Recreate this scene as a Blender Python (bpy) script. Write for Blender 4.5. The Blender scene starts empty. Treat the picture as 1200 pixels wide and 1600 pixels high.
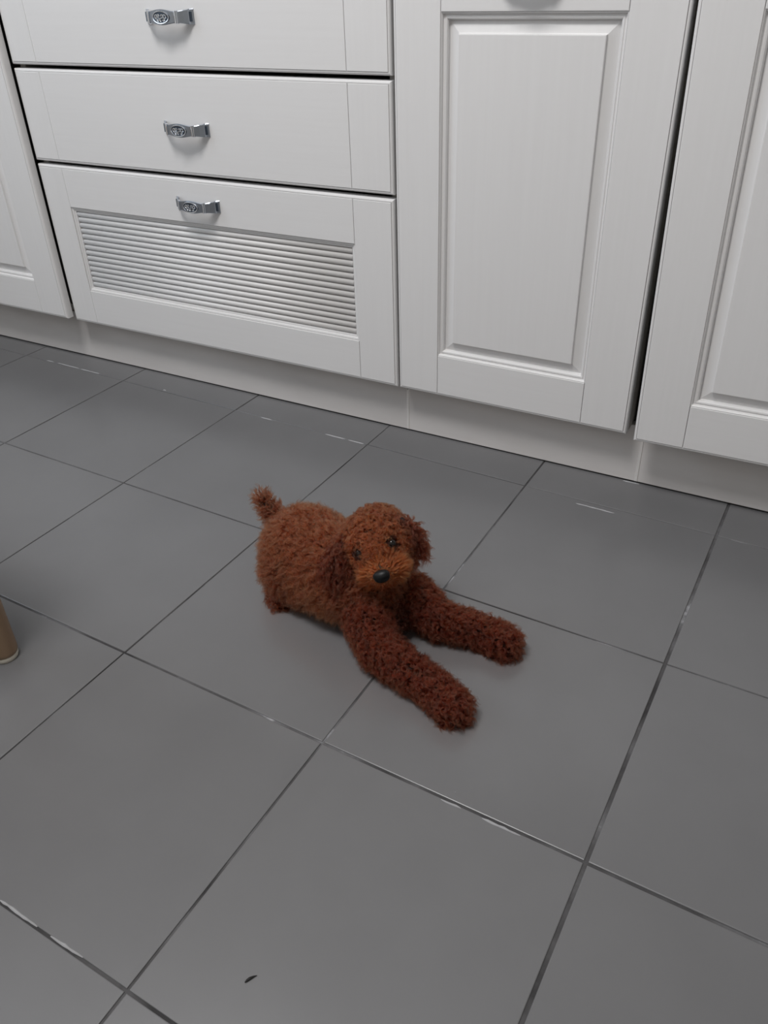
import bpy, bmesh, math, random
import numpy as np
from mathutils import Vector, Matrix

random.seed(7)
rng = np.random.default_rng(11)
SC = bpy.context.scene
COL = SC.collection

# ------------------------------------------------------------------ camera
cam_d = bpy.data.cameras.new('camera')
cam = bpy.data.objects.new('camera', cam_d)
COL.objects.link(cam)
cam_d.sensor_fit = 'HORIZONTAL'
cam_d.sensor_width = 36.0
cam_d.lens = 1269.186 / 1200.0 * 36.0
cam_d.clip_start = 0.02
cam.matrix_world = Matrix((
    (0.8780868, -0.2474606, 0.4095447, 0.412009),
    (0.4776780, 0.5035178, -0.7199261, -1.304763),
    (-0.0280597, 0.8277881, 0.5603388, 0.820860),
    (0, 0, 0, 1)))
SC.camera = cam

# ------------------------------------------------------------------ world, light, exposure
world = bpy.data.worlds.new('world')
SC.world = world
world.use_nodes = True
world.node_tree.nodes['Background'].inputs[0].default_value = (0.62, 0.72, 0.9, 1)
world.node_tree.nodes['Background'].inputs[1].default_value = 1.0

LAMP = (-0.35, -1.25, 2.56)
ld = bpy.data.lights.new('ceiling_lamp_light', 'AREA')
ld.shape = 'DISK'
ld.size = 0.75
ld.energy = 44.0
ld.color = (1.0, 0.985, 0.975)
lo = bpy.data.objects.new('ceiling_lamp_light', ld)
lo.location = LAMP
COL.objects.link(lo)

# daylight entering by the window in the left wall
WY0, WY1, WZ0, WZ1 = -2.05, -0.75, 1.00, 2.25
wd = bpy.data.lights.new('window_daylight', 'AREA')
wd.shape = 'RECTANGLE'
wd.size = WZ1 - WZ0; wd.size_y = WY1 - WY0
wd.energy = 22.0
wd.color = (0.80, 0.90, 1.0)
wo = bpy.data.objects.new('window_daylight', wd)
wo.location = (-2.42, (WY0 + WY1) / 2, (WZ0 + WZ1) / 2)
wo.rotation_euler = (0, math.radians(-90), 0)
COL.objects.link(wo)

SC.view_settings.view_transform = 'Standard'
SC.view_settings.look = 'None'
SC.view_settings.gamma = 1.0
SC.view_settings.use_curve_mapping = False
SC.view_settings.exposure = 0.0


# ------------------------------------------------------------------ helpers
class MB:
    """collects verts, faces and material slots for one mesh"""
    def __init__(self):
        self.v = []; self.f = []; self.m = []

    def add(self, verts, faces, mi=0):
        n = len(self.v)
        self.v += [tuple(q) for q in verts]
        self.f += [tuple(i + n for i in fc) for fc in faces]
        self.m += [mi] * len(faces)
        return self

    def box(self, x0, x1, y0, y1, z0, z1, mi=0):
        return self.add([(x0, y0, z0), (x1, y0, z0), (x1, y1, z0), (x0, y1, z0),
                         (x0, y0, z1), (x1, y0, z1), (x1, y1, z1), (x0, y1, z1)],
                        [(0, 3, 2, 1), (4, 5, 6, 7), (0, 1, 5, 4), (1, 2, 6, 5), (2, 3, 7, 6), (3, 0, 4, 7)], mi)

    def front(self, x0, x1, z0, z1, rings, back, mi=0):
        """slab facing -y; rings = [(inset, y), ...] from the outer edge inwards, back = y of the rear"""
        vs = []; fs = []
        seq = [(0, back)] + list(rings)
        for ins, y in seq:
            vs += [(x0 + ins, y, z0 + ins), (x1 - ins, y, z0 + ins), (x1 - ins, y, z1 - ins), (x0 + ins, y, z1 - ins)]
        for k in range(len(seq) - 1):
            a = 4 * k; b = a + 4
            for c in range(4):
                d = (c + 1) % 4
                fs.append((a + c, a + d, b + d, b + c))
        e = 4 * (len(seq) - 1)
        fs.append((e, e + 1, e + 2, e + 3))
        fs.append((3, 2, 1, 0))
        return self.add(vs, fs, mi)

    def frame_loft(self, x0, x1, z0, z1, rings, mi=0, cap=True):
        """open mitred frame from the outer edge inwards; closes with a field"""
        vs = []; fs = []
        for ins, y in rings:
            vs += [(x0 + ins, y, z0 + ins), (x1 - ins, y, z0 + ins), (x1 - ins, y, z1 - ins), (x0 + ins, y, z1 - ins)]
        for k in range(len(rings) - 1):
            a = 4 * k; b = a + 4
            for c in range(4):
                d = (c + 1) % 4
                fs.append((a + c, a + d, b + d, b + c))
        if cap:
            e = 4 * (len(rings) - 1)
            fs.append((e, e + 1, e + 2, e + 3))
        return self.add(vs, fs, mi)

    def tube(self, pts, rad, n=10, mi=0, cap=True):
        """tube along pts; rad = number or list"""
        P = [Vector(p) for p in pts]
        if not hasattr(rad, '__len__'):
            rad = [rad] * len(P)
        vs = []; fs = []
        up = None
        for i, p in enumerate(P):
            t = (P[min(i + 1, len(P) - 1)] - P[max(i - 1, 0)]).normalized()
            if up is None:
                up = Vector((0, 0, 1)) if abs(t.z) < 0.9 else Vector((1, 0, 0))
            e1 = (up - t * up.dot(t)).normalized(); up = e1
            e2 = t.cross(e1)
            for k in range(n):
                a = 2 * math.pi * k / n
                vs.append(p + (e1 * math.cos(a) + e2 * math.sin(a)) * rad[i])
        for i in range(len(P) - 1):
            for k in range(n):
                k2 = (k + 1) % n
                fs.append((i * n + k, i * n + k2, i * n + n + k2, i * n + n + k))
        if cap:
            fs.append(tuple(range(n - 1, -1, -1)))
            fs.append(tuple(range((len(P) - 1) * n, len(P) * n)))
        return self.add(vs, fs, mi)

    def build(self, name, mats, parent=None, loc=(0, 0, 0), smooth=False, bevel=None, **props):
        me = bpy.data.meshes.new(name)
        me.from_pydata(self.v, [], self.f)
        mats = mats if isinstance(mats, (list, tuple)) else [mats]
        for m in mats:
            me.materials.append(m)
        if len(mats) > 1:
            me.polygons.foreach_set('material_index', self.m)
        if smooth:
            me.polygons.foreach_set('use_smooth', [True] * len(me.polygons))
        bm = bmesh.new(); bm.from_mesh(me)
        bmesh.ops.recalc_face_normals(bm, faces=bm.faces[:])
        bm.to_mesh(me); bm.free()
        me.update()
        return link(name, me, parent, loc, bevel, **props)


def link(name, me, parent=None, loc=(0, 0, 0), bevel=None, **props):
    o = bpy.data.objects.new(name, me)
    COL.objects.link(o)
    o.location = loc
    if parent is not None:
        o.parent = parent
    if bevel:
        b = o.modifiers.new('bevel', 'BEVEL')
        b.width = bevel; b.segments = 2; b.limit_method = 'ANGLE'; b.angle_limit = math.radians(50)
    for k, val in props.items():
        o[k] = val
    return o


def thing(name, loc, label, category, group=None):
    o = bpy.data.objects.new(name, None)
    COL.objects.link(o)
    o.empty_display_size = 0.05
    o.location = loc
    o['label'] = label; o['category'] = category
    if group:
        o['group'] = group
    return o


def mat(name, color, rough=0.5, metal=0.0, spec=0.5):
    m = bpy.data.materials.new(name)
    m.use_nodes = True
    b = m.node_tree.nodes['Principled BSDF']
    b.inputs['Base Color'].default_value = (*color, 1)
    b.inputs['Roughness'].default_value = rough
    b.inputs['Metallic'].default_value = metal
    b.inputs['Specular IOR Level'].default_value = spec
    return m


def nd(m, t, **kw):
    n = m.node_tree.nodes.new(t)
    for k, val in kw.items():
        setattr(n, k, val)
    return n


def lk(m, a, b):
    m.node_tree.links.new(a, b)


def bsdf(m):
    return m.node_tree.nodes['Principled BSDF']


def noise_color(m, stops, scale=(1, 1, 1), nscale=5.0, detail=4.0, rough=0.55, coord='Object', bump=0.0, dist=0.002):
    tc = nd(m, 'ShaderNodeTexCoord'); mp = nd(m, 'ShaderNodeMapping')
    mp.inputs['Scale'].default_value = scale
    oi = nd(m, 'ShaderNodeObjectInfo')
    ad = nd(m, 'ShaderNodeVectorMath', operation='ADD')
    sc = nd(m, 'ShaderNodeVectorMath', operation='SCALE')
    cx = nd(m, 'ShaderNodeCombineXYZ')
    for k in range(3):
        lk(m, oi.outputs['Random'], cx.inputs[k])
    lk(m, cx.outputs[0], sc.inputs[0]); sc.inputs['Scale'].default_value = 37.0
    lk(m, tc.outputs[coord], mp.inputs['Vector'])
    lk(m, mp.outputs[0], ad.inputs[0]); lk(m, sc.outputs[0], ad.inputs[1])
    nz = nd(m, 'ShaderNodeTexNoise')
    nz.inputs['Scale'].default_value = nscale; nz.inputs['Detail'].default_value = detail; nz.inputs['Roughness'].default_value = rough
    lk(m, ad.outputs[0], nz.inputs['Vector'])
    cr = nd(m, 'ShaderNodeValToRGB')
    els = cr.color_ramp.elements
    els[0].position, els[0].color = stops[0][0], (*stops[0][1], 1)
    els[1].position, els[1].color = stops[-1][0], (*stops[-1][1], 1)
    for p_, c_ in stops[1:-1]:
        e = els.new(p_); e.color = (*c_, 1)
    lk(m, nz.outputs['Fac'], cr.inputs['Fac'])
    lk(m, cr.outputs['Color'], bsdf(m).inputs['Base Color'])
    if bump:
        bp = nd(m, 'ShaderNodeBump'); bp.inputs['Strength'].default_value = bump; bp.inputs['Distance'].default_value = dist
        lk(m, nz.outputs['Fac'], bp.inputs['Height']); lk(m, bp.outputs[0], bsdf(m).inputs['Normal'])
    return nz


# ------------------------------------------------------------------ materials
W0, W1 = (0.735, 0.725, 0.722), (0.750, 0.741, 0.738)
M_vert = mat('white_lacquer_upright_grain', W1, 0.42)
noise_color(M_vert, [(0.3, W0), (0.7, W1)], (160, 160, 5), 1.0, 3, bump=0.02, dist=0.0005)
M_horz = mat('white_lacquer_level_grain', W1, 0.42)
noise_color(M_horz, [(0.3, W0), (0.7, W1)], (5, 160, 160), 1.0, 3, bump=0.02, dist=0.0005)
M_edge = mat('white_lacquer_edge', (0.73, 0.72, 0.715), 0.42)
M_carcass = mat('cabinet_carcass_board', (0.42, 0.40, 0.37), 0.6)
M_plinth = mat('plinth_board', (0.42, 0.395, 0.38), 0.32)
noise_color(M_plinth, [(0.3, (0.60, 0.575, 0.56)), (0.7, (0.68, 0.655, 0.64))], (3, 20, 14), 1.0, 4)
M_joint = mat('plinth_joint_strip', (0.70, 0.68, 0.66), 0.3)
M_seal = mat('plinth_seal', (0.012, 0.011, 0.011), 0.6)
M_tile = mat('grey_floor_tile', (0.142, 0.142, 0.148), 0.30, 0.0, 0.75)
nz = noise_color(M_tile, [(0.3, (0.139, 0.138, 0.142)), (0.7, (0.156, 0.155, 0.159))], (1, 1, 1), 5.0, 5, bump=0.03, dist=0.002)
M_grout = mat('floor_grout', (0.05, 0.05, 0.052), 0.8)
noise_color(M_grout, [(0.36, (0.022, 0.021, 0.022)), (0.52, (0.075, 0.073, 0.075)), (0.62, (0.13, 0.13, 0.135)), (0.70, (0.40, 0.40, 0.42))],
            (1, 1, 1), 9.0, 6, 0.6)
M_wall = mat('cream_wall_paint', (0.56, 0.54, 0.51), 0.8)
M_ceil = mat('white_ceiling_paint', (0.80, 0.79, 0.78), 0.85)
M_top = mat('worktop_stone', (0.33, 0.31, 0.30), 0.35)
noise_color(M_top, [(0.35, (0.25, 0.24, 0.23)), (0.65, (0.40, 0.38, 0.36))], (1, 1, 1), 90, 4)
M_pewter = mat('antique_pewter', (0.46, 0.50, 0.56), 0.28, 1.0)
M_bright = mat('polished_pewter_relief', (0.88, 0.91, 0.95), 0.22, 1.0)
M_patina = mat('dark_pewter_patina', (0.09, 0.11, 0.14), 0.42, 1.0)
M_wood = mat('beech_wood', (0.36, 0.22, 0.12), 0.45)
noise_color(M_wood, [(0.3, (0.23, 0.145, 0.085)), (0.7, (0.31, 0.205, 0.125))], (60, 60, 4), 1.0, 3)
M_glide = mat('pale_foot_glide', (0.62, 0.58, 0.50), 0.5)
M_black = mat('black_sliver', (0.006, 0.005, 0.005), 0.5)
M_crumb = mat('white_grout_crumb', (0.36, 0.36, 0.37), 0.8)
M_lampglass = mat('lamp_diffuser', (0.85, 0.85, 0.85), 0.5)
M_lampmetal = mat('lamp_rim', (0.7, 0.7, 0.7), 0.3, 1.0)

# ------------------------------------------------------------------ room shell
S = 0.345            # tile pitch
ANG = -0.02336       # the tile grid is laid slightly out of line with the kitchen
X0, X1, Y0, Y1, ZC = -2.35, 1.85, -2.45, 0.64, 2.70

gm = MB(); gm.box(X0 - 0.15, X1 + 0.15, Y0 - 0.15, Y1 + 0.15, -0.06, -0.0016)
floor = gm.build('floor', M_grout, kind='structure', label='grey tiled kitchen floor with dark joints')
OX, OY = 0.0, -1.16 * S
ca, sa = math.cos(ANG), math.sin(ANG)
gap_i = {1: 0.0046, 0: 0.0028, -1: 0.0024, -2: 0.0024, 2: 0.0036}
gap_j = {-1: 0.0036, 0: 0.0026, 1: 0.0020, -2: 0.0032}
clip = 0.02


def tile_mesh(i, j):
    gl, gr = gap_i.get(i, 0.0028) / 2, gap_i.get(i + 1, 0.0028) / 2
    gb, gt = gap_j.get(j, 0.0028) / 2, gap_j.get(j + 1, 0.0028) / 2
    r = random.Random(i * 91 + j * 17)
    x0, x1 = i * S + gl, (i + 1) * S - gr
    y0, y1 = j * S + gb, (j + 1) * S - gt
    cx, cy = (x0 + x1) / 2, (y0 + y1) / 2
    hx, hy = (x1 - x0) / 2, (y1 - y0) / 2
    dz = r.uniform(-0.0003, 0.0003)
    tx, ty = r.uniform(-0.0009, 0.0009), r.uniform(-0.0009, 0.0009)
    b = 0.0012
    vs = []
    for ins, z in ((0, -0.01), (0, -0.0009), (b * 0.35, -0.00025), (b, 0)):
        for sx, sy in ((-1, -1), (1, -1), (1, 1), (-1, 1)):
            px, py = sx * (hx - ins), sy * (hy - ins)
            vs.append((px, py, z + dz + px * tx + py * ty))
    fs = []
    for k in range(3):
        for c in range(4):
            d = (c + 1) % 4
            fs.append((4 * k + c, 4 * k + d, 4 * k + 4 + d, 4 * k + 4 + c))
    fs.append((12, 13, 14, 15))
    return vs, fs, cx, cy


for i in range(-8, 7):
    for j in range(-6, 5):
        vs, fs, cx, cy = tile_mesh(i, j)
        wx, wy = OX + ca * cx - sa * cy, OY + sa * cx + ca * cy
        if not (X0 + 0.17 < wx < X1 - 0.17 and Y0 + 0.17 < wy < 0.30):
            continue
        t = MB().add(vs, fs).build('tile', M_tile, floor, (wx, wy, 0))
        t.rotation_euler = (0, 0, ANG)


# pale grout residue smeared along some joints
RES = [((-1.256, -0.0225), (-1.179, -0.0245)), ((-1.174, -0.0245), (-1.109, -0.026)), ((-1.297, -0.0225), (-1.269, -0.023)), ((-0.608, -0.043), (-0.578, -0.044)),
       ((-0.439, -0.0475), (-0.39, -0.048)), ((-0.382, -0.048), (-0.345, -0.0485)), ((0.215, -0.754), (0.262, -0.755)), ((0.162, -0.7525), (0.188, -0.753)),
       ((-0.203, -1.084), (-0.144, -1.0855)), ((-0.124, -1.086), (-0.078, -1.087)), ((0.111, -0.072), (0.181, -0.0735)), ((-0.902, -0.028), (-0.893, -0.0285)),
       ((0.166, 0.0415), (0.196, 0.0420))]
for a, b in RES:
    a, b = Vector((*a, 0)), Vector((*b, 0))
    L_ = (b - a).length; n_ = max(4, int(L_ / 0.006))
    t_ = (b - a) / L_; p_ = Vector((-t_.y, t_.x, 0))
    vs, fs = [], []
    for k in range(n_ + 1):
        c = a + t_ * (L_ * k / n_)
        w_ = 0.0 if k in (0, n_) else random.uniform(0.0004, 0.0013)
        sh = random.uniform(-0.0004, 0.0004)
        z_ = 0.0012 if w_ else 0.0005
        vs += [c + p_ * (sh - w_ - 0.0006), c + p_ * (sh - w_ * 0.4) + Vector((0, 0, z_)), c + p_ * (sh + w_ * 0.4) + Vector((0, 0, z_)), c + p_ * (sh + w_ + 0.0006)]
    for k in range(n_):
        for c in range(3):
            fs.append((4 * k + c, 4 * k + c + 1, 4 * k + 5 + c, 4 * k + 4 + c))
    MB().add(vs, fs).build('grout_residue', M_crumb, floor)


def struct(name, mb, m, label):
    return mb.build(name, m, kind='structure', label=label)


struct('wall_back', MB().box(X0, X1, Y1, Y1 + 0.12, 0, ZC), M_wall, 'cream wall behind the kitchen units')
wl = MB().box(X0 - 0.12, X0, Y0, WY0, 0, ZC).box(X0 - 0.12, X0, WY1, Y1, 0, ZC)
wl.box(X0 - 0.12, X0, WY0, WY1, 0, WZ0).box(X0 - 0.12, X0, WY0, WY1, WZ1, ZC)
struct('wall_left', wl, M_wall, 'cream side wall with the window beyond the chair')
win = bpy.data.objects.new('window_1', None); COL.objects.link(win)
win.location = (X0, WY0, WZ0); win['kind'] = 'structure'; win['label'] = 'white framed kitchen window beyond the chair'
ww, wh = WY1 - WY0, WZ1 - WZ0
for fa, fb, fz_a, fz_b in ((0, 0.05, 0, wh), (ww - 0.05, ww, 0, wh), (0.05, ww - 0.05, 0, 0.05), (0.05, ww - 0.05, wh - 0.05, wh), (ww / 2 - 0.03, ww / 2 + 0.03, 0.05, wh - 0.05)):
    MB().box(-0.05, 0.0, fa, fb, fz_a, fz_b).build('window_frame', M_ceil, win)
MB().box(-0.05, 0.10, -0.05, ww + 0.05, -0.03, 0.0).build('window_sill', M_ceil, win)
struct('wall_front', MB().box(X0, X1, Y0 - 0.12, Y0, 0, ZC), M_wall, 'cream wall facing the kitchen units')
struct('wall_right', MB().box(X1, X1 + 0.12, Y0, Y1, 0, ZC), M_wall, 'cream end wall of the kitchen')
struct('ceiling', MB().box(X0 - 0.12, X1 + 0.12, Y0 - 0.12, Y1 + 0.12, ZC, ZC + 0.1), M_ceil, 'white kitchen ceiling')

# ceiling lamp that holds the light
lamp = thing('ceiling_lamp', (LAMP[0], LAMP[1], ZC), 'round flush ceiling lamp above the kitchen floor', 'lamp')


def disc(z0, z1, r0, r1, n=40):
    mb = MB()
    vs = [(r0 * math.cos(2 * math.pi * k / n), r0 * math.sin(2 * math.pi * k / n), z0) for k in range(n)]
    vs += [(r1 * math.cos(2 * math.pi * k / n), r1 * math.sin(2 * math.pi * k / n), z1) for k in range(n)]
    fs = [(k, (k + 1) % n, n + (k + 1) % n, n + k) for k in range(n)] + [tuple(range(n)), tuple(range(2 * n - 1, n - 1, -1))]
    return mb.add(vs, fs)


disc(0, -0.05, 0.40, 0.40).build('rim', M_lampmetal, lamp)
disc(-0.05, -0.10, 0.39, 0.36).build('diffuser', M_lampglass, lamp)

# ------------------------------------------------------------------ kitchen units
ZB, ZT = 0.118, 0.842      # bottom and top of the fronts
TH = 0.020
STEP = 0.0050              # width of the rounded edge round every front
EDGE = [(0, 0.0055), (0.0005, 0.0036), (0.0014, 0.0021), (0.0028, 0.0012), (STEP - 0.0004, 0.0009)]


def backing(name, w, h, parent, loc, th=TH):
    """slab with the small stepped edge, origin at its lower left front corner"""
    mb = MB().front(0, w, 0, h, EDGE + [(STEP + 0.001, 0.0040)], th)
    return mb.build(name, M_edge, parent, loc)


def board(name, x0, x1, z0, z1, m, parent, eb=0.0007, y=0.0, back=0.0041):
    g = 0.00035
    mb = MB().front(x0 + g, x1 - g, z0 + g, z1 - g, [(0, y + eb * 1.3), (eb * 0.35, y + eb * 0.35), (eb * 1.3, y)], back)
    return mb.build(name, m, parent)


def handle_mesh():
    """bowed pewter pull: flared feet, two collars, oval relief plaque; centre of its fixing face at the origin"""
    mb = MB()
    # ribbon profile along x: (x, y_front, half_height)
    prof = [(-0.0545, -0.0012, 0.0118), (-0.0520, -0.0030, 0.0118), (-0.0490, -0.0050, 0.0116), (-0.0478, -0.0078, 0.0113), (-0.0420, -0.0148, 0.0102),
            (-0.0350, -0.0200, 0.0092), (-0.0300, -0.0222, 0.0088), (-0.0240, -0.0236, 0.0092), (-0.0170, -0.0246, 0.0104),
            (-0.0085, -0.0254, 0.0116), (0.0, -0.0257, 0.0121)]
    prof = prof + [(-x, y, h) for x, y, h in reversed(prof[:-1])]
    T = 0.0032
    vs = []; fs = []
    for k, (x, y, h) in enumerate(prof):
        a = prof[max(k - 1, 0)]; b = prof[min(k + 1, len(prof) - 1)]
        tx, ty = b[0] - a[0], b[1] - a[1]; l = math.hypot(tx, ty); nx, ny = -ty / l, tx / l
        if ny < 0:
            nx, ny = -nx, -ny
        xb, yb = x + nx * T, min(y + ny * T, 0.0)
        vs += [(x, y + 0.0010, -h), (x, y, -h + 0.0011), (x, y, h - 0.0011), (x, y + 0.0010, h), (xb, yb, h - 0.0004), (xb, yb, -h + 0.0004)]
    n = len(prof)
    for k in range(n - 1):
        for c in range(6):
            d = (c + 1) % 6
            fs.append((6 * k + c, 6 * k + d, 6 * k + 6 + d, 6 * k + 6 + c))
    fs.append(tuple(range(6))); fs.append(tuple(6 * (n - 1) + c for c in range(5, -1, -1)))
    mb.add(vs, fs, 0)
    # collars
    for sx in (-1, 1):
        for off, r in ((0.0300, 0.0014), (0.0330, 0.0009)):
            yy = -0.0225 if off == 0.0300 else -0.0212
            mb.tube([(sx * off, yy + 0.003, -0.0098), (sx * off, yy - 0.0006, -0.0092), (sx * off, yy - 0.0006, 0.0092), (sx * off, yy + 0.003, 0.0098)], r, 8, 2)
    # small slot plate at the foot
    for sx in (-1, 1):
        mb.box(sx * 0.0505 - 0.0016, sx * 0.0505 + 0.0016, -0.0062, -0.0030, -0.0075, 0.0075, 1)
    # oval plaque: dark recess, bright rim, scroll relief
    N = 36
    ov = lambda k, s: (0.0190 * s * math.cos(2 * math.pi * k / N), 0.0098 * s * math.sin(2 * math.pi * k / N))
    vs = [(0, -0.0268, 0)]
    for s, yy in ((0.9, -0.0268), (1.0, -0.0262), (1.03, -0.0235)):
        for k in range(N):
            x, z = ov(k, s); vs.append((x, yy + 0.0028 * (x / 0.0168) ** 2 * 0.35, z))
    fs = [(0, 1 + k, 1 + (k + 1) % N) for k in range(N)]
    for r in range(2):
        for k in range(N):
            k2 = (k + 1) % N
            fs.append((1 + r * N + k, 1 + r * N + k2, 1 + r * N + N + k2, 1 + r * N + N + k))
    mb.add(vs, fs, 1)
    Y = lambda x: -0.0270 + 0.0010 * (x / 0.0168) ** 2
    ring = [(ov(k, 0.93)[0], Y(ov(k, 0.93)[0]), ov(k, 0.93)[1]) for k in range(N + 1)]
    mb.tube(ring, 0.0010, 6, 2)
    # scrolls: three S-curls and leaves
    def curl(cx, cz, r, a0, turns, sgn):
        pts = []
        for q in range(15):
            t = q / 14; rr = r * (1 - 0.72 * t); a = a0 + sgn * turns * 2 * math.pi * t
            x, z = cx + rr * math.cos(a), cz + rr * math.sin(a)
            pts.append((x, Y(x) - 0.0004, z))
        mb.tube(pts, [0.0012 - 0.0004 * q / 14 for q in range(15)], 6, 2)
    curl(-0.0095, 0.0005, 0.0040, 0.3, 1.1, 1)
    curl(0.0095, 0.0005, 0.0040, math.pi - 0.3, 1.1, -1)
    curl(-0.0032, 0.0025, 0.0034, -1.2, 1.0, -1)
    curl(0.0036, 0.0022, 0.0034, 4.3, 1.0, 1)
    curl(0.0, -0.0042, 0.0030, 0.8, 1.0, 1)
    curl(-0.0062, -0.0038, 0.0024, 2.0, 0.8, 1)
    curl(0.0065, -0.0040, 0.0024, 1.0, 0.8, -1)
    o = mb.build('handle', [M_pewter, M_patina, M_bright], None, smooth=False)
    me = o.data
    bpy.data.objects.remove(o)
    return me


HANDLE = handle_mesh()


def add_handle(parent, x, z, y=0.0):
    o = link('handle', HANDLE, parent, (x, y, z))
    o['label'] = 'bowed pewter pull with an oval scroll plaque'
    return o


def panel_door(parent, w, h, loc, stile=0.083, rail_b=0.083, rail_t=0.086, handle=None):
    mb = MB().frame_loft(0, w, 0, h, [(0, TH)] + EDGE + [(STEP + 0.0005, 0.0042), (0.03, 0.0042)], cap=False)
    mb.box(0.0005, w - 0.0005, 0.0145, TH, 0.0005, h - 0.0005)
    d = mb.build('door', M_edge, parent, loc)
    e = STEP
    board('stile', e, stile, e, h - e, M_vert, d, back=0.0144)
    board('stile', w - stile, w - e, e, h - e, M_vert, d, back=0.0144)
    board('rail', stile, w - stile, e, rail_b, M_horz, d, back=0.0144)
    board('rail', stile, w - stile, h - rail_t, h - e, M_horz, d, back=0.0144)
    # moulded raised panel: bead step, groove, bevel rising to the field
    rings = [(-0.002, 0.0045), (0.0000, 0.0018), (0.0008, 0.0012), (0.0022, 0.0030), (0.0030, 0.0058), (0.0050, 0.0060), (0.0062, 0.0050), (0.0085, 0.0056), (0.0100, 0.0078), (0.0104, 0.0126),
             (0.0108, 0.0130), (0.0272, 0.0082), (0.0280, 0.0078), (0.0283, 0.0046), (0.0290, 0.0036), (0.0300, 0.0034)]
    pm = MB().frame_loft(stile, w - stile, rail_b, h - rail_t, rings)
    pm.build('panel', M_vert, d)
    if handle:
        add_handle(d, *handle)
    return d


def carcass(parent, w, loc_y=0.022, d=0.55):
    """open fronted box, origin at the unit's front lower left"""
    t = 0.016
    mb = MB()
    y0, y1 = loc_y, loc_y + d
    mb.box(0.001, t, y0, y1, 0, ZT - ZB)
    mb.box(w - t, w - 0.001, y0, y1, 0, ZT - ZB)
    mb.box(t, w - t, y0, y1, 0, t)
    mb.box(t, w - t, y0, y1, ZT - ZB - t, ZT - ZB)
    mb.box(t, w - t, y1 - 0.006, y1, t, ZT - ZB - t)
    return mb.build('body', M_carcass, parent)


# drawer unit
DX0, DX1 = -1.1795, -0.2878
dw = DX1 - DX0
du = thing('drawer_cabinet', (DX0, 0, ZB), 'white three-drawer kitchen unit with pewter pulls and a louvred bottom drawer', 'cabinet', 'white kitchen base units')
carcass(du, dw)
fx0, fx1 = 0.0025, dw - 0.0022
fw = fx1 - fx0
SL, SR = 0.0735, fw - 0.0835
for zz0, zz1, hz in ((0.6680, ZT, 0.7515), (0.4832, 0.6610, 0.5685)):
    h = zz1 - zz0
    d = backing('drawer', fw, h, du, (fx0, 0, zz0 - ZB))
    board('stile', STEP, SL, STEP, h - STEP, M_vert, d)
    board('panel', SL, SR, STEP, h - STEP, M_horz, d)
    board('stile', SR, fw - STEP, STEP, h - STEP, M_vert, d)
    add_handle(d, 0.446 - fx0, hz - zz0)
# louvred drawer
z0, z1 = ZB, 0.4762
h = z1 - z0
d = MB().box(0.002, fw - 0.002, 0.0160, TH, 0.002, h - 0.002).build('drawer', M_edge, du, (fx0, 0, 0))
mb = MB().frame_loft(0, fw, 0, h, [(0, TH)] + EDGE + [(STEP + 0.0005, 0.0042), (0.03, 0.0042)], cap=False)
mb.build('edge', M_edge, d)
RB, RT = 0.2015 - z0, 0.3905 - z0
board('stile', STEP, SL, STEP, h - STEP, M_vert, d, back=0.016)
board('stile', SR, fw - STEP, STEP, h - STEP, M_vert, d, back=0.016)
board('rail', SL, SR, STEP, RB, M_horz, d, back=0.016)
board('rail', SL, SR, RT, h - STEP, M_horz, d, back=0.016)
MB().frame_loft(SL, SR, RB, RT, [(-0.001, 0.006), (0.0, 0.0030), (0.0012, 0.0022), (0.0040, 0.0030), (0.0050, 0.0050), (0.0085, 0.0056), (0.0092, 0.0120), (0.02, 0.0120)], cap=False).build('moulding', M_edge, d)
NS = 14
sz0, sz1 = RB + 0.0094, RT - 0.0094
pitch = (sz1 - sz0) / NS
sm = MB()
prof = []
for k in range(9):
    a = math.pi * k / 8
    prof.append((0.0120 - 0.0062 * math.sin(a) ** 0.8, (pitch * 0.47) * -math.cos(a)))
xa, xb = SL + 0.0095, SR - 0.0095
vs = []
for x in (xa, xb):
    for y, z in prof:
        vs.append((x, y, z))
n = len(prof)
fs = [(k, k + 1, n + k + 1, n + k) for k in range(n - 1)] + [tuple(range(n)), tuple(range(2 * n - 1, n - 1, -1))]
so = MB().add(vs, fs).build('slat', M_edge, d, (0, 0, sz0 + pitch / 2), smooth=False)
for k in range(len(so.data.polygons) - 2):
    so.data.polygons[k].use_smooth = True
for k in range(1, NS):
    c = so.copy(); COL.objects.link(c); c.parent = d
    c.location = (0, 0, sz0 + pitch * (k + 0.5))
add_handle(d, 0.446 - fx0, 0.4295 - z0)

# single door unit
U2X, U2W = -0.2872, 0.4535
u2 = thing('door_cabinet', (U2X, 0, ZB), 'narrow white kitchen unit with one raised-panel door beside the drawers', 'cabinet', 'white kitchen base units')
carcass(u2, U2W)
panel_door(u2, 0.4505, ZT - ZB, (0.0018, 0, 0), handle=(0.2252, 0.682))

# unit to the right, its door standing a little proud
U3X, U3W = 0.1690, 0.600
u3 = thing('door_cabinet', (U3X, 0, ZB), 'white kitchen unit with a slightly proud panel door at the right edge', 'cabinet', 'white kitchen base units')
carcass(u3, U3W, 0.050, 0.522)
d3 = panel_door(u3, 0.594, ZT - ZB, (0.0135, -0.018, 0.001), handle=(0.297, 0.688))
d3.rotation_euler = (0, math.radians(-0.75), 0)

# unit to the left, door also proud
U0X, U0W = -1.7815, 0.600
u0 = thing('door_cabinet', (U0X, 0, ZB), 'white kitchen unit with a proud panel door at the left edge', 'cabinet', 'white kitchen base units')
carcass(u0, U0W, 0.050, 0.522)
panel_door(u0, 0.594, ZT - ZB - 0.006, (0.003, -0.018, 0.008), handle=(0.297, 0.680))

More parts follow.
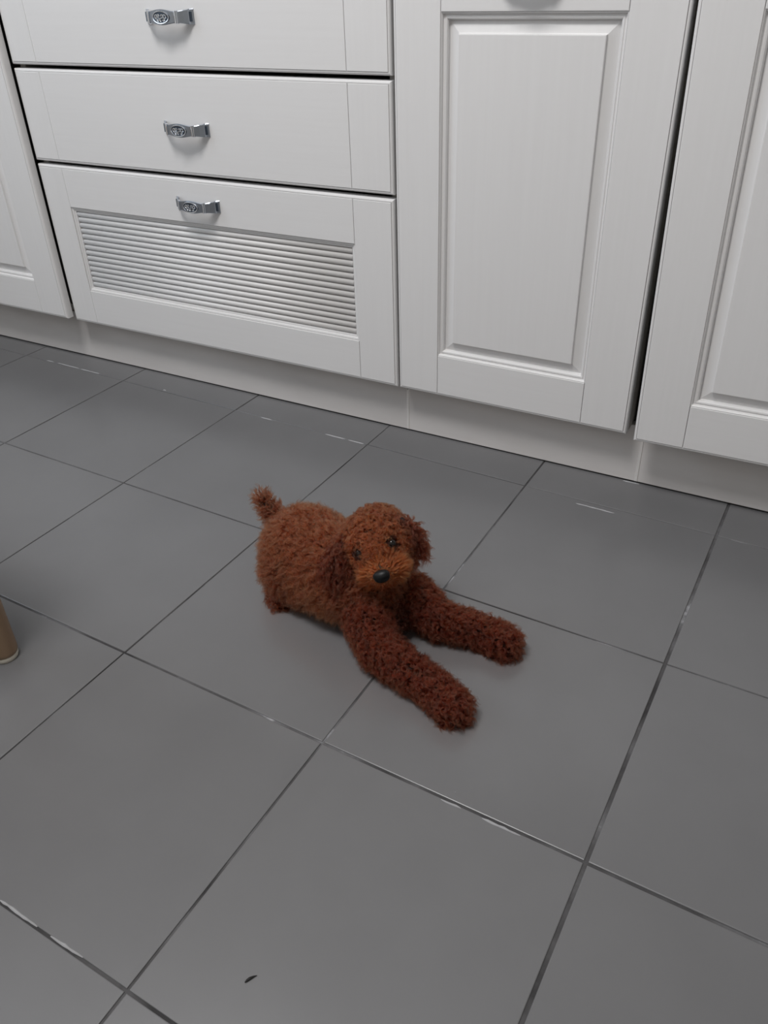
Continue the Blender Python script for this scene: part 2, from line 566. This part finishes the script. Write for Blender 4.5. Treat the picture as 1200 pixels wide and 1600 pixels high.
# worktop over the run
wt = MB().front(-1.80, 0.80, 0, 0.04, [(0, -0.010), (0.003, -0.013), (0.006, -0.014)], Y1 - 0.001)
wt.build('worktop', M_top, None, (0, 0, ZT + 0.012), label='speckled stone worktop lying along the white units', category='worktop')

# plinth boards along the floor
PY = 0.0445
pl = bpy.data.objects.new('baseboard_back', None); COL.objects.link(pl)
pl.location = (0, PY, 0); pl['kind'] = 'structure'; pl['label'] = 'beige grey plinth under the kitchen units'
for a, b in ((-1.80, -0.2895), (-0.2895, 0.1885), (0.1885, 0.80)):
    MB().front(a + 0.0004, b - 0.0004, 0.0028, ZB - 0.001, [(0, 0.0006), (0.0006, 0)], 0.016).build('board', M_plinth, pl)
for x in (-0.2895, 0.1885):
    MB().front(x - 0.0028, x + 0.0028, 0.0030, 0.094, [(0, -0.0002), (0.0008, -0.0010)], 0.001).build('joint_cover', M_joint, pl)
MB().box(-1.80, 0.80, 0.0006, 0.012, 0.0003, 0.0034).build('seal', M_seal, pl)

# ------------------------------------------------------------------ wooden chair at the left
CH = (-0.493, -0.812)
ch = thing('wooden_chair', (CH[0] - 0.20, CH[1] - 0.20, 0), 'plain beech wooden chair whose leg reaches in at the left edge', 'chair')
L = 0.19
for sx, sy in ((1, 1), (-1, 1), (1, -1), (-1, -1)):
    top = 0.43 if sy == -1 else 0.86
    top = 0.43 if sx == 1 else 0.86
    mb = MB()
    x, y = sx * L, sy * L
    pts = [(x, y, 0.010), (x, y, 0.016), (x, y, 0.20), (x * 0.99, y * 0.99, 0.43)]
    rr = [0.0185, 0.0195, 0.0205, 0.022]
    if top > 0.5:
        pts += [(x - 0.03, y * 0.99, 0.66), (x - 0.07, y * 0.99, 0.86)]; rr += [0.018, 0.015]
    mb.tube(pts, rr, 20)
    lg = mb.build('leg', M_wood, ch, smooth=True)
    MB().tube([(x, y, 0.0), (x, y, 0.004), (x, y, 0.0115)], [0.0165, 0.0180, 0.0182], 20).build('foot_glide', M_glide, lg, smooth=True)
mb = MB().box(-0.215, 0.215, -0.215, 0.215, 0.43, 0.452)
mb.build('seat', M_wood, ch, bevel=0.006)
for yy in (L, -L):
    MB().box(-L + 0.01, L - 0.01, yy - 0.009, yy + 0.009, 0.37, 0.43).build('apron', M_wood, ch)
for xx in (L, -L):
    MB().box(xx - 0.009, xx + 0.009, -L + 0.01, L - 0.01, 0.37, 0.43).build('apron', M_wood, ch)
for zz, xo in ((0.60, -0.024), (0.70, -0.041), (0.80, -0.060)):
    MB().box(-L + xo - 0.008, -L + xo + 0.008, -L * 0.97, L * 0.97, zz - 0.025, zz + 0.025).build('back_slat', M_wood, ch)

# ------------------------------------------------------------------ small litter on the floor
mb = MB()
mb.tube([(-0.0055, 0, 0.0010), (-0.003, 0.0004, 0.0013), (0.0, 0.0006, 0.0014), (0.004, 0.0002, 0.0010), (0.0075, -0.0006, 0.0006)],
        [0.0004, 0.0011, 0.0013, 0.0008, 0.0002], 8)
sp = mb.build('debris_sliver', M_black, None, (0.0845, -1.0255, 0.0002), label='tiny black sliver lying on a grey tile at the bottom of the picture', category='debris')
sp.rotation_euler = (0, 0, math.radians(62))

# ------------------------------------------------------------------ dog
# head frame: looks towards the camera, tilted
HC = Vector((-0.061, -0.499, 0.149))
yaw = math.atan2(-0.86, 0.50)
Fv = Vector((math.cos(yaw) * math.cos(math.radians(6)), math.sin(yaw) * math.cos(math.radians(6)), math.sin(math.radians(6))))
Rv = Fv.cross(Vector((0, 0, 1))).normalized()        # the dog's right... (image left is -Rv)
Uv = Rv.cross(Fv).normalized()
roll = math.radians(-17)
Rv, Uv = (Rv * math.cos(roll) + Uv * math.sin(roll)), (Uv * math.cos(roll) - Rv * math.sin(roll))


def hp(r, u, f):
    return HC + Rv * r + Uv * u + Fv * f


# blobs: (tag, [(centre, radius), ...]) - each is the hull of its spheres
BL = []


def blob(tag, *sp):
    BL.append((tag, [(Vector(c), r) for c, r in sp]))


blob('body', ((-0.066, -0.508, 0.066), 0.048), ((-0.115, -0.505, 0.066), 0.055), ((-0.196, -0.480, 0.068), 0.056))
blob('chest', ((-0.030, -0.528, 0.036), 0.026), ((-0.058, -0.512, 0.060), 0.042), ((-0.070, -0.500, 0.108), 0.034))
blob('haunch', ((-0.200, -0.510, 0.052), 0.038), ((-0.165, -0.520, 0.044), 0.028))
blob('haunch', ((-0.200, -0.435, 0.046), 0.040), ((-0.150, -0.425, 0.036), 0.030))
blob('leg', ((-0.222, -0.515, 0.022), 0.012), ((-0.212, -0.545, 0.013), 0.011))
blob('leg', ((-0.190, -0.400, 0.016), 0.012), ((-0.130, -0.395, 0.014), 0.013))
# forelegs
blob('leg', ((-0.048, -0.560, 0.050), 0.024), ((-0.012, -0.588, 0.028), 0.019))
blob('leg', ((-0.010, -0.590, 0.030), 0.020), ((0.078, -0.612, 0.022), 0.0150))
blob('leg', ((0.078, -0.612, 0.022), 0.0145), ((0.119, -0.630, 0.019), 0.0170))
blob('leg', ((-0.012, -0.488, 0.052), 0.024), ((0.032, -0.494, 0.028), 0.017))
blob('leg', ((0.030, -0.497, 0.030), 0.018), ((0.100, -0.482, 0.020), 0.0145))
blob('leg', ((0.100, -0.482, 0.020), 0.0145), ((0.134, -0.486, 0.018), 0.0170))
# neck, skull, muzzle
blob('chest', ((-0.070, -0.504, 0.098), 0.036), (hp(0, -0.006, -0.018), 0.035))
blob('head', (hp(0.004, -0.014, -0.004), 0.044), (hp(0.002, -0.010, 0.012), 0.036))
blob('cheek', (hp(0, -0.020, 0.022), 0.030), (hp(0, -0.022, 0.030), 0.026))
blob('muzzle', (hp(0, -0.020, 0.035), 0.024), (hp(0, -0.025, 0.064), 0.0150))
blob('muzzle', (hp(0.014, -0.030, 0.050), 0.0140), (hp(-0.014, -0.030, 0.050), 0.0140))
blob('chin', (hp(0, -0.037, 0.046), 0.011), (hp(0, -0.034, 0.030), 0.012))
# ears hang beside the cheeks
blob('ear', (hp(0.046, 0.000, 0.002), 0.014), (hp(0.066, -0.020, 0.016), 0.014), (hp(0.066, -0.050, 0.024), 0.010))
blob('ear', (hp(-0.038, 0.004, -0.006), 0.011), (hp(-0.046, -0.016, -0.004), 0.012), (hp(-0.046, -0.040, 0.000), 0.009))
# tail
blob('tail', ((-0.252, -0.464, 0.088), 0.010), ((-0.296, -0.452, 0.120), 0.006))


def hull(spheres):
    bm = bmesh.new()
    for c, r in spheres:
        bmesh.ops.create_icosphere(bm, subdivisions=3, radius=r, matrix=Matrix.Translation(c))
    res = bmesh.ops.convex_hull(bm, input=bm.verts[:])
    kill = [e for e in res['geom_interior'] if isinstance(e, bmesh.types.BMVert)] + [e for e in res['geom_unused'] if isinstance(e, bmesh.types.BMVert)]
    bmesh.ops.delete(bm, geom=list(set(kill)), context='VERTS')
    vs = [v.co.copy() for v in bm.verts]
    bm.verts.index_update()
    fs = [tuple(v.index for v in f.verts) for f in bm.faces]
    bm.free()
    return vs, fs


mb = MB()
for tag, sp_ in BL:
    mb.add(*hull(sp_))
tmp = mb.build('tmp_dog', M_black)
rm = tmp.modifiers.new('r', 'REMESH'); rm.mode = 'VOXEL'; rm.voxel_size = 0.0042
smo = tmp.modifiers.new('s', 'SMOOTH'); smo.factor = 0.6; smo.iterations = 6
bpy.context.view_layer.update()
dg = bpy.context.evaluated_depsgraph_get()
body_me = bpy.data.meshes.new_from_object(tmp.evaluated_get(dg))
bpy.data.objects.remove(tmp)
body_me.name = 'dog'
DO = Vector((-0.10, -0.51, 0.0))
body_me.transform(Matrix.Translation(-DO))
body_me.materials.clear()
M_skin = mat('dog_skin', (0.016, 0.005, 0.003), 0.8)
body_me.materials.append(M_skin)
body_me.polygons.foreach_set('use_smooth', [True] * len(body_me.polygons))
dog = link('dog', body_me, None, DO, label='curly red-brown poodle puppy lying on the grey tiles, front legs stretched out', category='dog')

# ---- coat
co = np.empty(len(body_me.vertices) * 3); body_me.vertices.foreach_get('co', co); co = co.reshape(-1, 3)
no = np.empty(len(body_me.vertices) * 3); body_me.vertices.foreach_get('normal', no); no = no.reshape(-1, 3)
body_me.calc_loop_triangles()
tri = np.empty(len(body_me.loop_triangles) * 3, dtype=np.int32); body_me.loop_triangles.foreach_get('vertices', tri); tri = tri.reshape(-1, 3)
A_, B_, C_ = co[tri[:, 0]], co[tri[:, 1]], co[tri[:, 2]]
area = np.linalg.norm(np.cross(B_ - A_, C_ - A_), axis=1) / 2
NL = 19000                                    # locks
NH = 13                                       # hairs in a lock
cen = (A_ + B_ + C_) / 3 + np.array(DO)
dens = area * (1 + 2.2 * (np.linalg.norm(cen - np.array(hp(0, -0.024, 0.055)), axis=1) < 0.040))
ti = rng.choice(len(tri), NL, p=dens / dens.sum())
r1, r2 = np.sqrt(rng.random(NL)), rng.random(NL)
w0, w1, w2 = 1 - r1, r1 * (1 - r2), r1 * r2
P = A_[ti] * w0[:, None] + B_[ti] * w1[:, None] + C_[ti] * w2[:, None]
Nn = no[tri[ti, 0]] * w0[:, None] + no[tri[ti, 1]] * w1[:, None] + no[tri[ti, 2]] * w2[:, None]
Nn /= np.linalg.norm(Nn, axis=1)[:, None] + 1e-9
PW = P + np.array(DO)
# nearest blob decides the kind of coat
tags = sorted(set(t for t, _ in BL))
best = np.full(NL, 1e9); lab = np.zeros(NL, int)
soft = np.zeros((len(tags), NL))
for t, sp_ in BL:
    for k in range(max(1, len(sp_) - 1)):
        a = np.array(sp_[k][0]); ra = sp_[k][1]
        b = np.array(sp_[min(k + 1, len(sp_) - 1)][0]); rb = sp_[min(k + 1, len(sp_) - 1)][1]
        ab = b - a
        tt = np.clip(((PW - a) @ ab) / max(ab @ ab, 1e-9), 0, 1)
        dd = np.linalg.norm(PW - (a + tt[:, None] * ab), axis=1) - (ra + (rb - ra) * tt)
        soft[tags.index(t)] = np.maximum(soft[tags.index(t)], np.exp(-np.maximum(dd, 0) / 0.007))
        u_ = dd < best
        best[u_] = dd[u_]; lab[u_] = tags.index(t)
lab[(lab == tags.index('chest')) & (PW[:, 2] > 0.125)] = tags.index('head')
T = {t: (lab == tags.index(t)) for t in tags}
length = np.full(NL, 0.020); curl = np.full(NL, 0.0021); turns = np.full(NL, 1.5); flowk = np.full(NL, 0.45); stiff = np.full(NL, 1.0)
flow = np.tile(np.array([-0.7, 0.15, -0.6]), (NL, 1))
tint = np.tile(np.array([0.300, 0.094, 0.042]), (NL, 1))
tones = np.zeros((len(tags), 3))
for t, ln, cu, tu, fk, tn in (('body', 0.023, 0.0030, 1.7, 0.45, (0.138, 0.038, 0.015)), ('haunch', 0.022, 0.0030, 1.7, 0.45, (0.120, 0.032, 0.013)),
                              ('chest', 0.014, 0.0026, 1.6, 0.5, (0.040, 0.008, 0.003)),  # chest tone darkened: shade under the head painted into the fur colour
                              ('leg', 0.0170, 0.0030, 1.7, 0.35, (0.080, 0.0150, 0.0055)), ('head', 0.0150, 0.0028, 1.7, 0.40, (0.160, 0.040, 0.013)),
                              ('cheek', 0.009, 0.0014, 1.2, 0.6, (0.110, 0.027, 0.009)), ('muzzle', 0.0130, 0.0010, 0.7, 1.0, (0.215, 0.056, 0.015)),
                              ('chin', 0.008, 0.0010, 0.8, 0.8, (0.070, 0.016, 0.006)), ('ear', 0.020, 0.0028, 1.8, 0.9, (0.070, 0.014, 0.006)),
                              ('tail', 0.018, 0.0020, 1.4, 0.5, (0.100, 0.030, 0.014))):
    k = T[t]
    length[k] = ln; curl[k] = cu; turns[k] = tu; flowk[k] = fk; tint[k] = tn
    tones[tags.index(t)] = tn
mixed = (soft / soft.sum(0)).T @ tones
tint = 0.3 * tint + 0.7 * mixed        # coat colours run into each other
hcen = np.array(HC); Fn, Un, Rn = np.array(Fv), np.array(Uv), np.array(Rv)
hl = T['head'] | T['cheek']
rel = PW - hcen
flow[hl] = -0.9 * Un + 0.15 * Fn
flow[T['muzzle']] = (rel[T['muzzle']] - (rel[T['muzzle']] @ Fn)[:, None] * Fn + 0.025 * Un) * 22 - 0.75 * Fn
flow[T['chin']] = -Un - 0.3 * Fn
flow[T['ear']] = np.array([0, 0, -1.0])
flow[T['leg']] = np.array([0.6, -0.05, -0.35])
flow[T['tail']] = np.array([-0.7, 0.1, 0.35])
# short hair where the eyes look out and round the nose
EYES = [hp(s * 0.0230, 0.002, 0.0380) for s in (-1, 1)]
NOSE = hp(0, -0.0205, 0.0785)
for e in EYES:
    dist = np.linalg.norm(PW - np.array(e), axis=1)
    k = dist < 0.010
    length[k] *= 0.55; tint[k] = (0.03, 0.008, 0.004)
dist = np.linalg.norm(PW - np.array(NOSE), axis=1)
length *= np.clip((dist - 0.004) / 0.020, 0.30, 1.0)
bridge = T['muzzle'] & (rel @ Un > -0.018)
length[bridge] *= 0.75
# brow tufts
brow = T['head'] & (rel @ Fn > 0.022)
length[brow] *= 0.8
length *= rng.uniform(0.75, 1.15, NL)
curl *= rng.uniform(0.7, 1.3, NL)
turns *= rng.uniform(0.8, 1.3, NL)
shade = rng.uniform(0.72, 1.28, NL)
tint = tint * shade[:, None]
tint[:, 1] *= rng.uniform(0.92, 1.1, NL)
flow /= np.linalg.norm(flow, axis=1)[:, None] + 1e-9
d0 = Nn + flow * flowk[:, None] + rng.normal(0, 0.34, (NL, 3))
d0 /= np.linalg.norm(d0, axis=1)[:, None]
bend = flow * flowk[:, None] * 0.9 + np.array([0, 0, -0.25])
K = 12
ts = np.linspace(0, 1, K)
ref = np.where(np.abs(d0[:, 2:3]) < 0.8, np.array([[0, 0, 1.0]]), np.array([[1.0, 0, 0]]))
e1 = np.cross(d0, ref); e1 /= np.linalg.norm(e1, axis=1)[:, None]
e2 = np.cross(d0, e1)
tz = np.cross(Nn, e1); tz /= np.linalg.norm(tz, axis=1)[:, None] + 1e-9
tx_ = np.cross(tz, Nn)
ph = rng.uniform(0, 2 * np.pi, NL); hand = rng.choice([-1, 1], NL)
pts = np.empty((NL, NH, K, 3), np.float32)
for hgt in range(NH):
    ro = np.sqrt(rng.random(NL)) * 0.0015; an = rng.uniform(0, 2 * np.pi, NL)
    off = (np.cos(an) * ro)[:, None] * tx_ + (np.sin(an) * ro)[:, None] * tz
    lj = length * rng.uniform(0.82, 1.1, NL)
    pj = ph + rng.normal(0, 0.16, NL); cj = curl * rng.uniform(0.8, 1.2, NL)
    stray = rng.normal(0, 0.045, (NL, 3))
    for q, t in enumerate(ts):
        along = (d0 + stray) * t + bend * (0.5 * t * t)
        cr = cj * min(1.0, t * 2.2)
        aa = pj + hand * turns * 2 * np.pi * t
        c = e1 * (np.cos(aa) * cr)[:, None] + e2 * (np.sin(aa) * cr)[:, None]
        c0 = e1 * (np.cos(pj) * 0)[:, None]
        pts[:, hgt, q, :] = P + off * (1 - 0.72 * t) + along * lj[:, None] + c - c0
pts[..., 2] = np.maximum(pts[..., 2], 0.0008 + 0.0015 * rng.random((NL, NH, 1)))
NC = NL * NH
hc = bpy.data.hair_curves.new('coat')
hc.add_curves([K] * NC)
hc.points.foreach_set('position', pts.reshape(-1))
rad = np.tile(np.interp(ts, [0, 0.6, 1], [0.00020, 0.00017, 0.00005]).astype(np.float32), NC)
hc.points.foreach_set('radius', rad)
at = hc.attributes.new('tint', 'FLOAT_COLOR', 'CURVE')
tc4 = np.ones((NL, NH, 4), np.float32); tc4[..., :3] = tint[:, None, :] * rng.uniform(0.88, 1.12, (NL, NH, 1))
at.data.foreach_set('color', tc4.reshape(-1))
M_hair = bpy.data.materials.new('red_brown_curls'); M_hair.use_nodes = True
nt = M_hair.node_tree; nt.nodes.clear()
outn = nt.nodes.new('ShaderNodeOutputMaterial'); hb = nt.nodes.new('ShaderNodeBsdfHairPrincipled'); an_ = nt.nodes.new('ShaderNodeAttribute')
an_.attribute_name = 'tint'
hb.parametrization = 'COLOR'
hb.inputs['IOR'].default_value = 1.36
hb.inputs['Roughness'].default_value = 0.42
hb.inputs['Radial Roughness'].default_value = 0.55
nt.links.new(an_.outputs['Color'], hb.inputs['Color'])
nt.links.new(hb.outputs[0], outn.inputs['Surface'])
hc.materials.append(M_hair)
coat = bpy.data.objects.new('coat', hc)
COL.objects.link(coat); coat.parent = dog
coat['kind'] = 'stuff'; coat['label'] = 'dense curly red-brown fur'

# nose and eyes
M_nose = mat('black_wet_nose', (0.004, 0.004, 0.0045), 0.45, 0.0, 0.3)
M_eye = mat('dark_eye', (0.006, 0.004, 0.003), 0.08)


def to_head(mb_pts):
    return [hp(*q) - DO for q in mb_pts]


bm = bmesh.new(); bmesh.ops.create_uvsphere(bm, u_segments=28, v_segments=18, radius=1)
vs = []
for v in bm.verts:
    x, y, z = v.co
    r_ = 0.0115 * x * (1 + 0.22 * z)
    u_ = 0.0090 * z - 0.0015 * abs(x) * (z < 0)
    f_ = 0.0085 * y
    # nostrils: two dents low on the front
    for s in (-1, 1):
        dd = math.hypot(x - s * 0.48, z + 0.12)
        if y > 0 and dd < 0.26:
            f_ -= 0.0035 * (1 - dd / 0.26) ** 0.7
    if y > 0 and abs(x) < 0.10 and z < 0.1:
        f_ -= 0.0008
    vs.append((r_, u_ - 0.0205, f_ + 0.0765))
bm.verts.index_update()
fs = [tuple(v.index for v in f.verts) for f in bm.faces]; bm.free()
MB().add(to_head(vs), fs).build('nose', M_nose, dog, smooth=True, label='black button nose')
for e in EYES:
    bm = bmesh.new(); bmesh.ops.create_uvsphere(bm, u_segments=20, v_segments=14, radius=0.0060)
    vs = [tuple(v.co + e - DO) for v in bm.verts]; bm.verts.index_update()
    fs = [tuple(v.index for v in f.verts) for f in bm.faces]; bm.free()
    MB().add(vs, fs).build('eye', M_eye, dog, smooth=True, label='small dark eye')
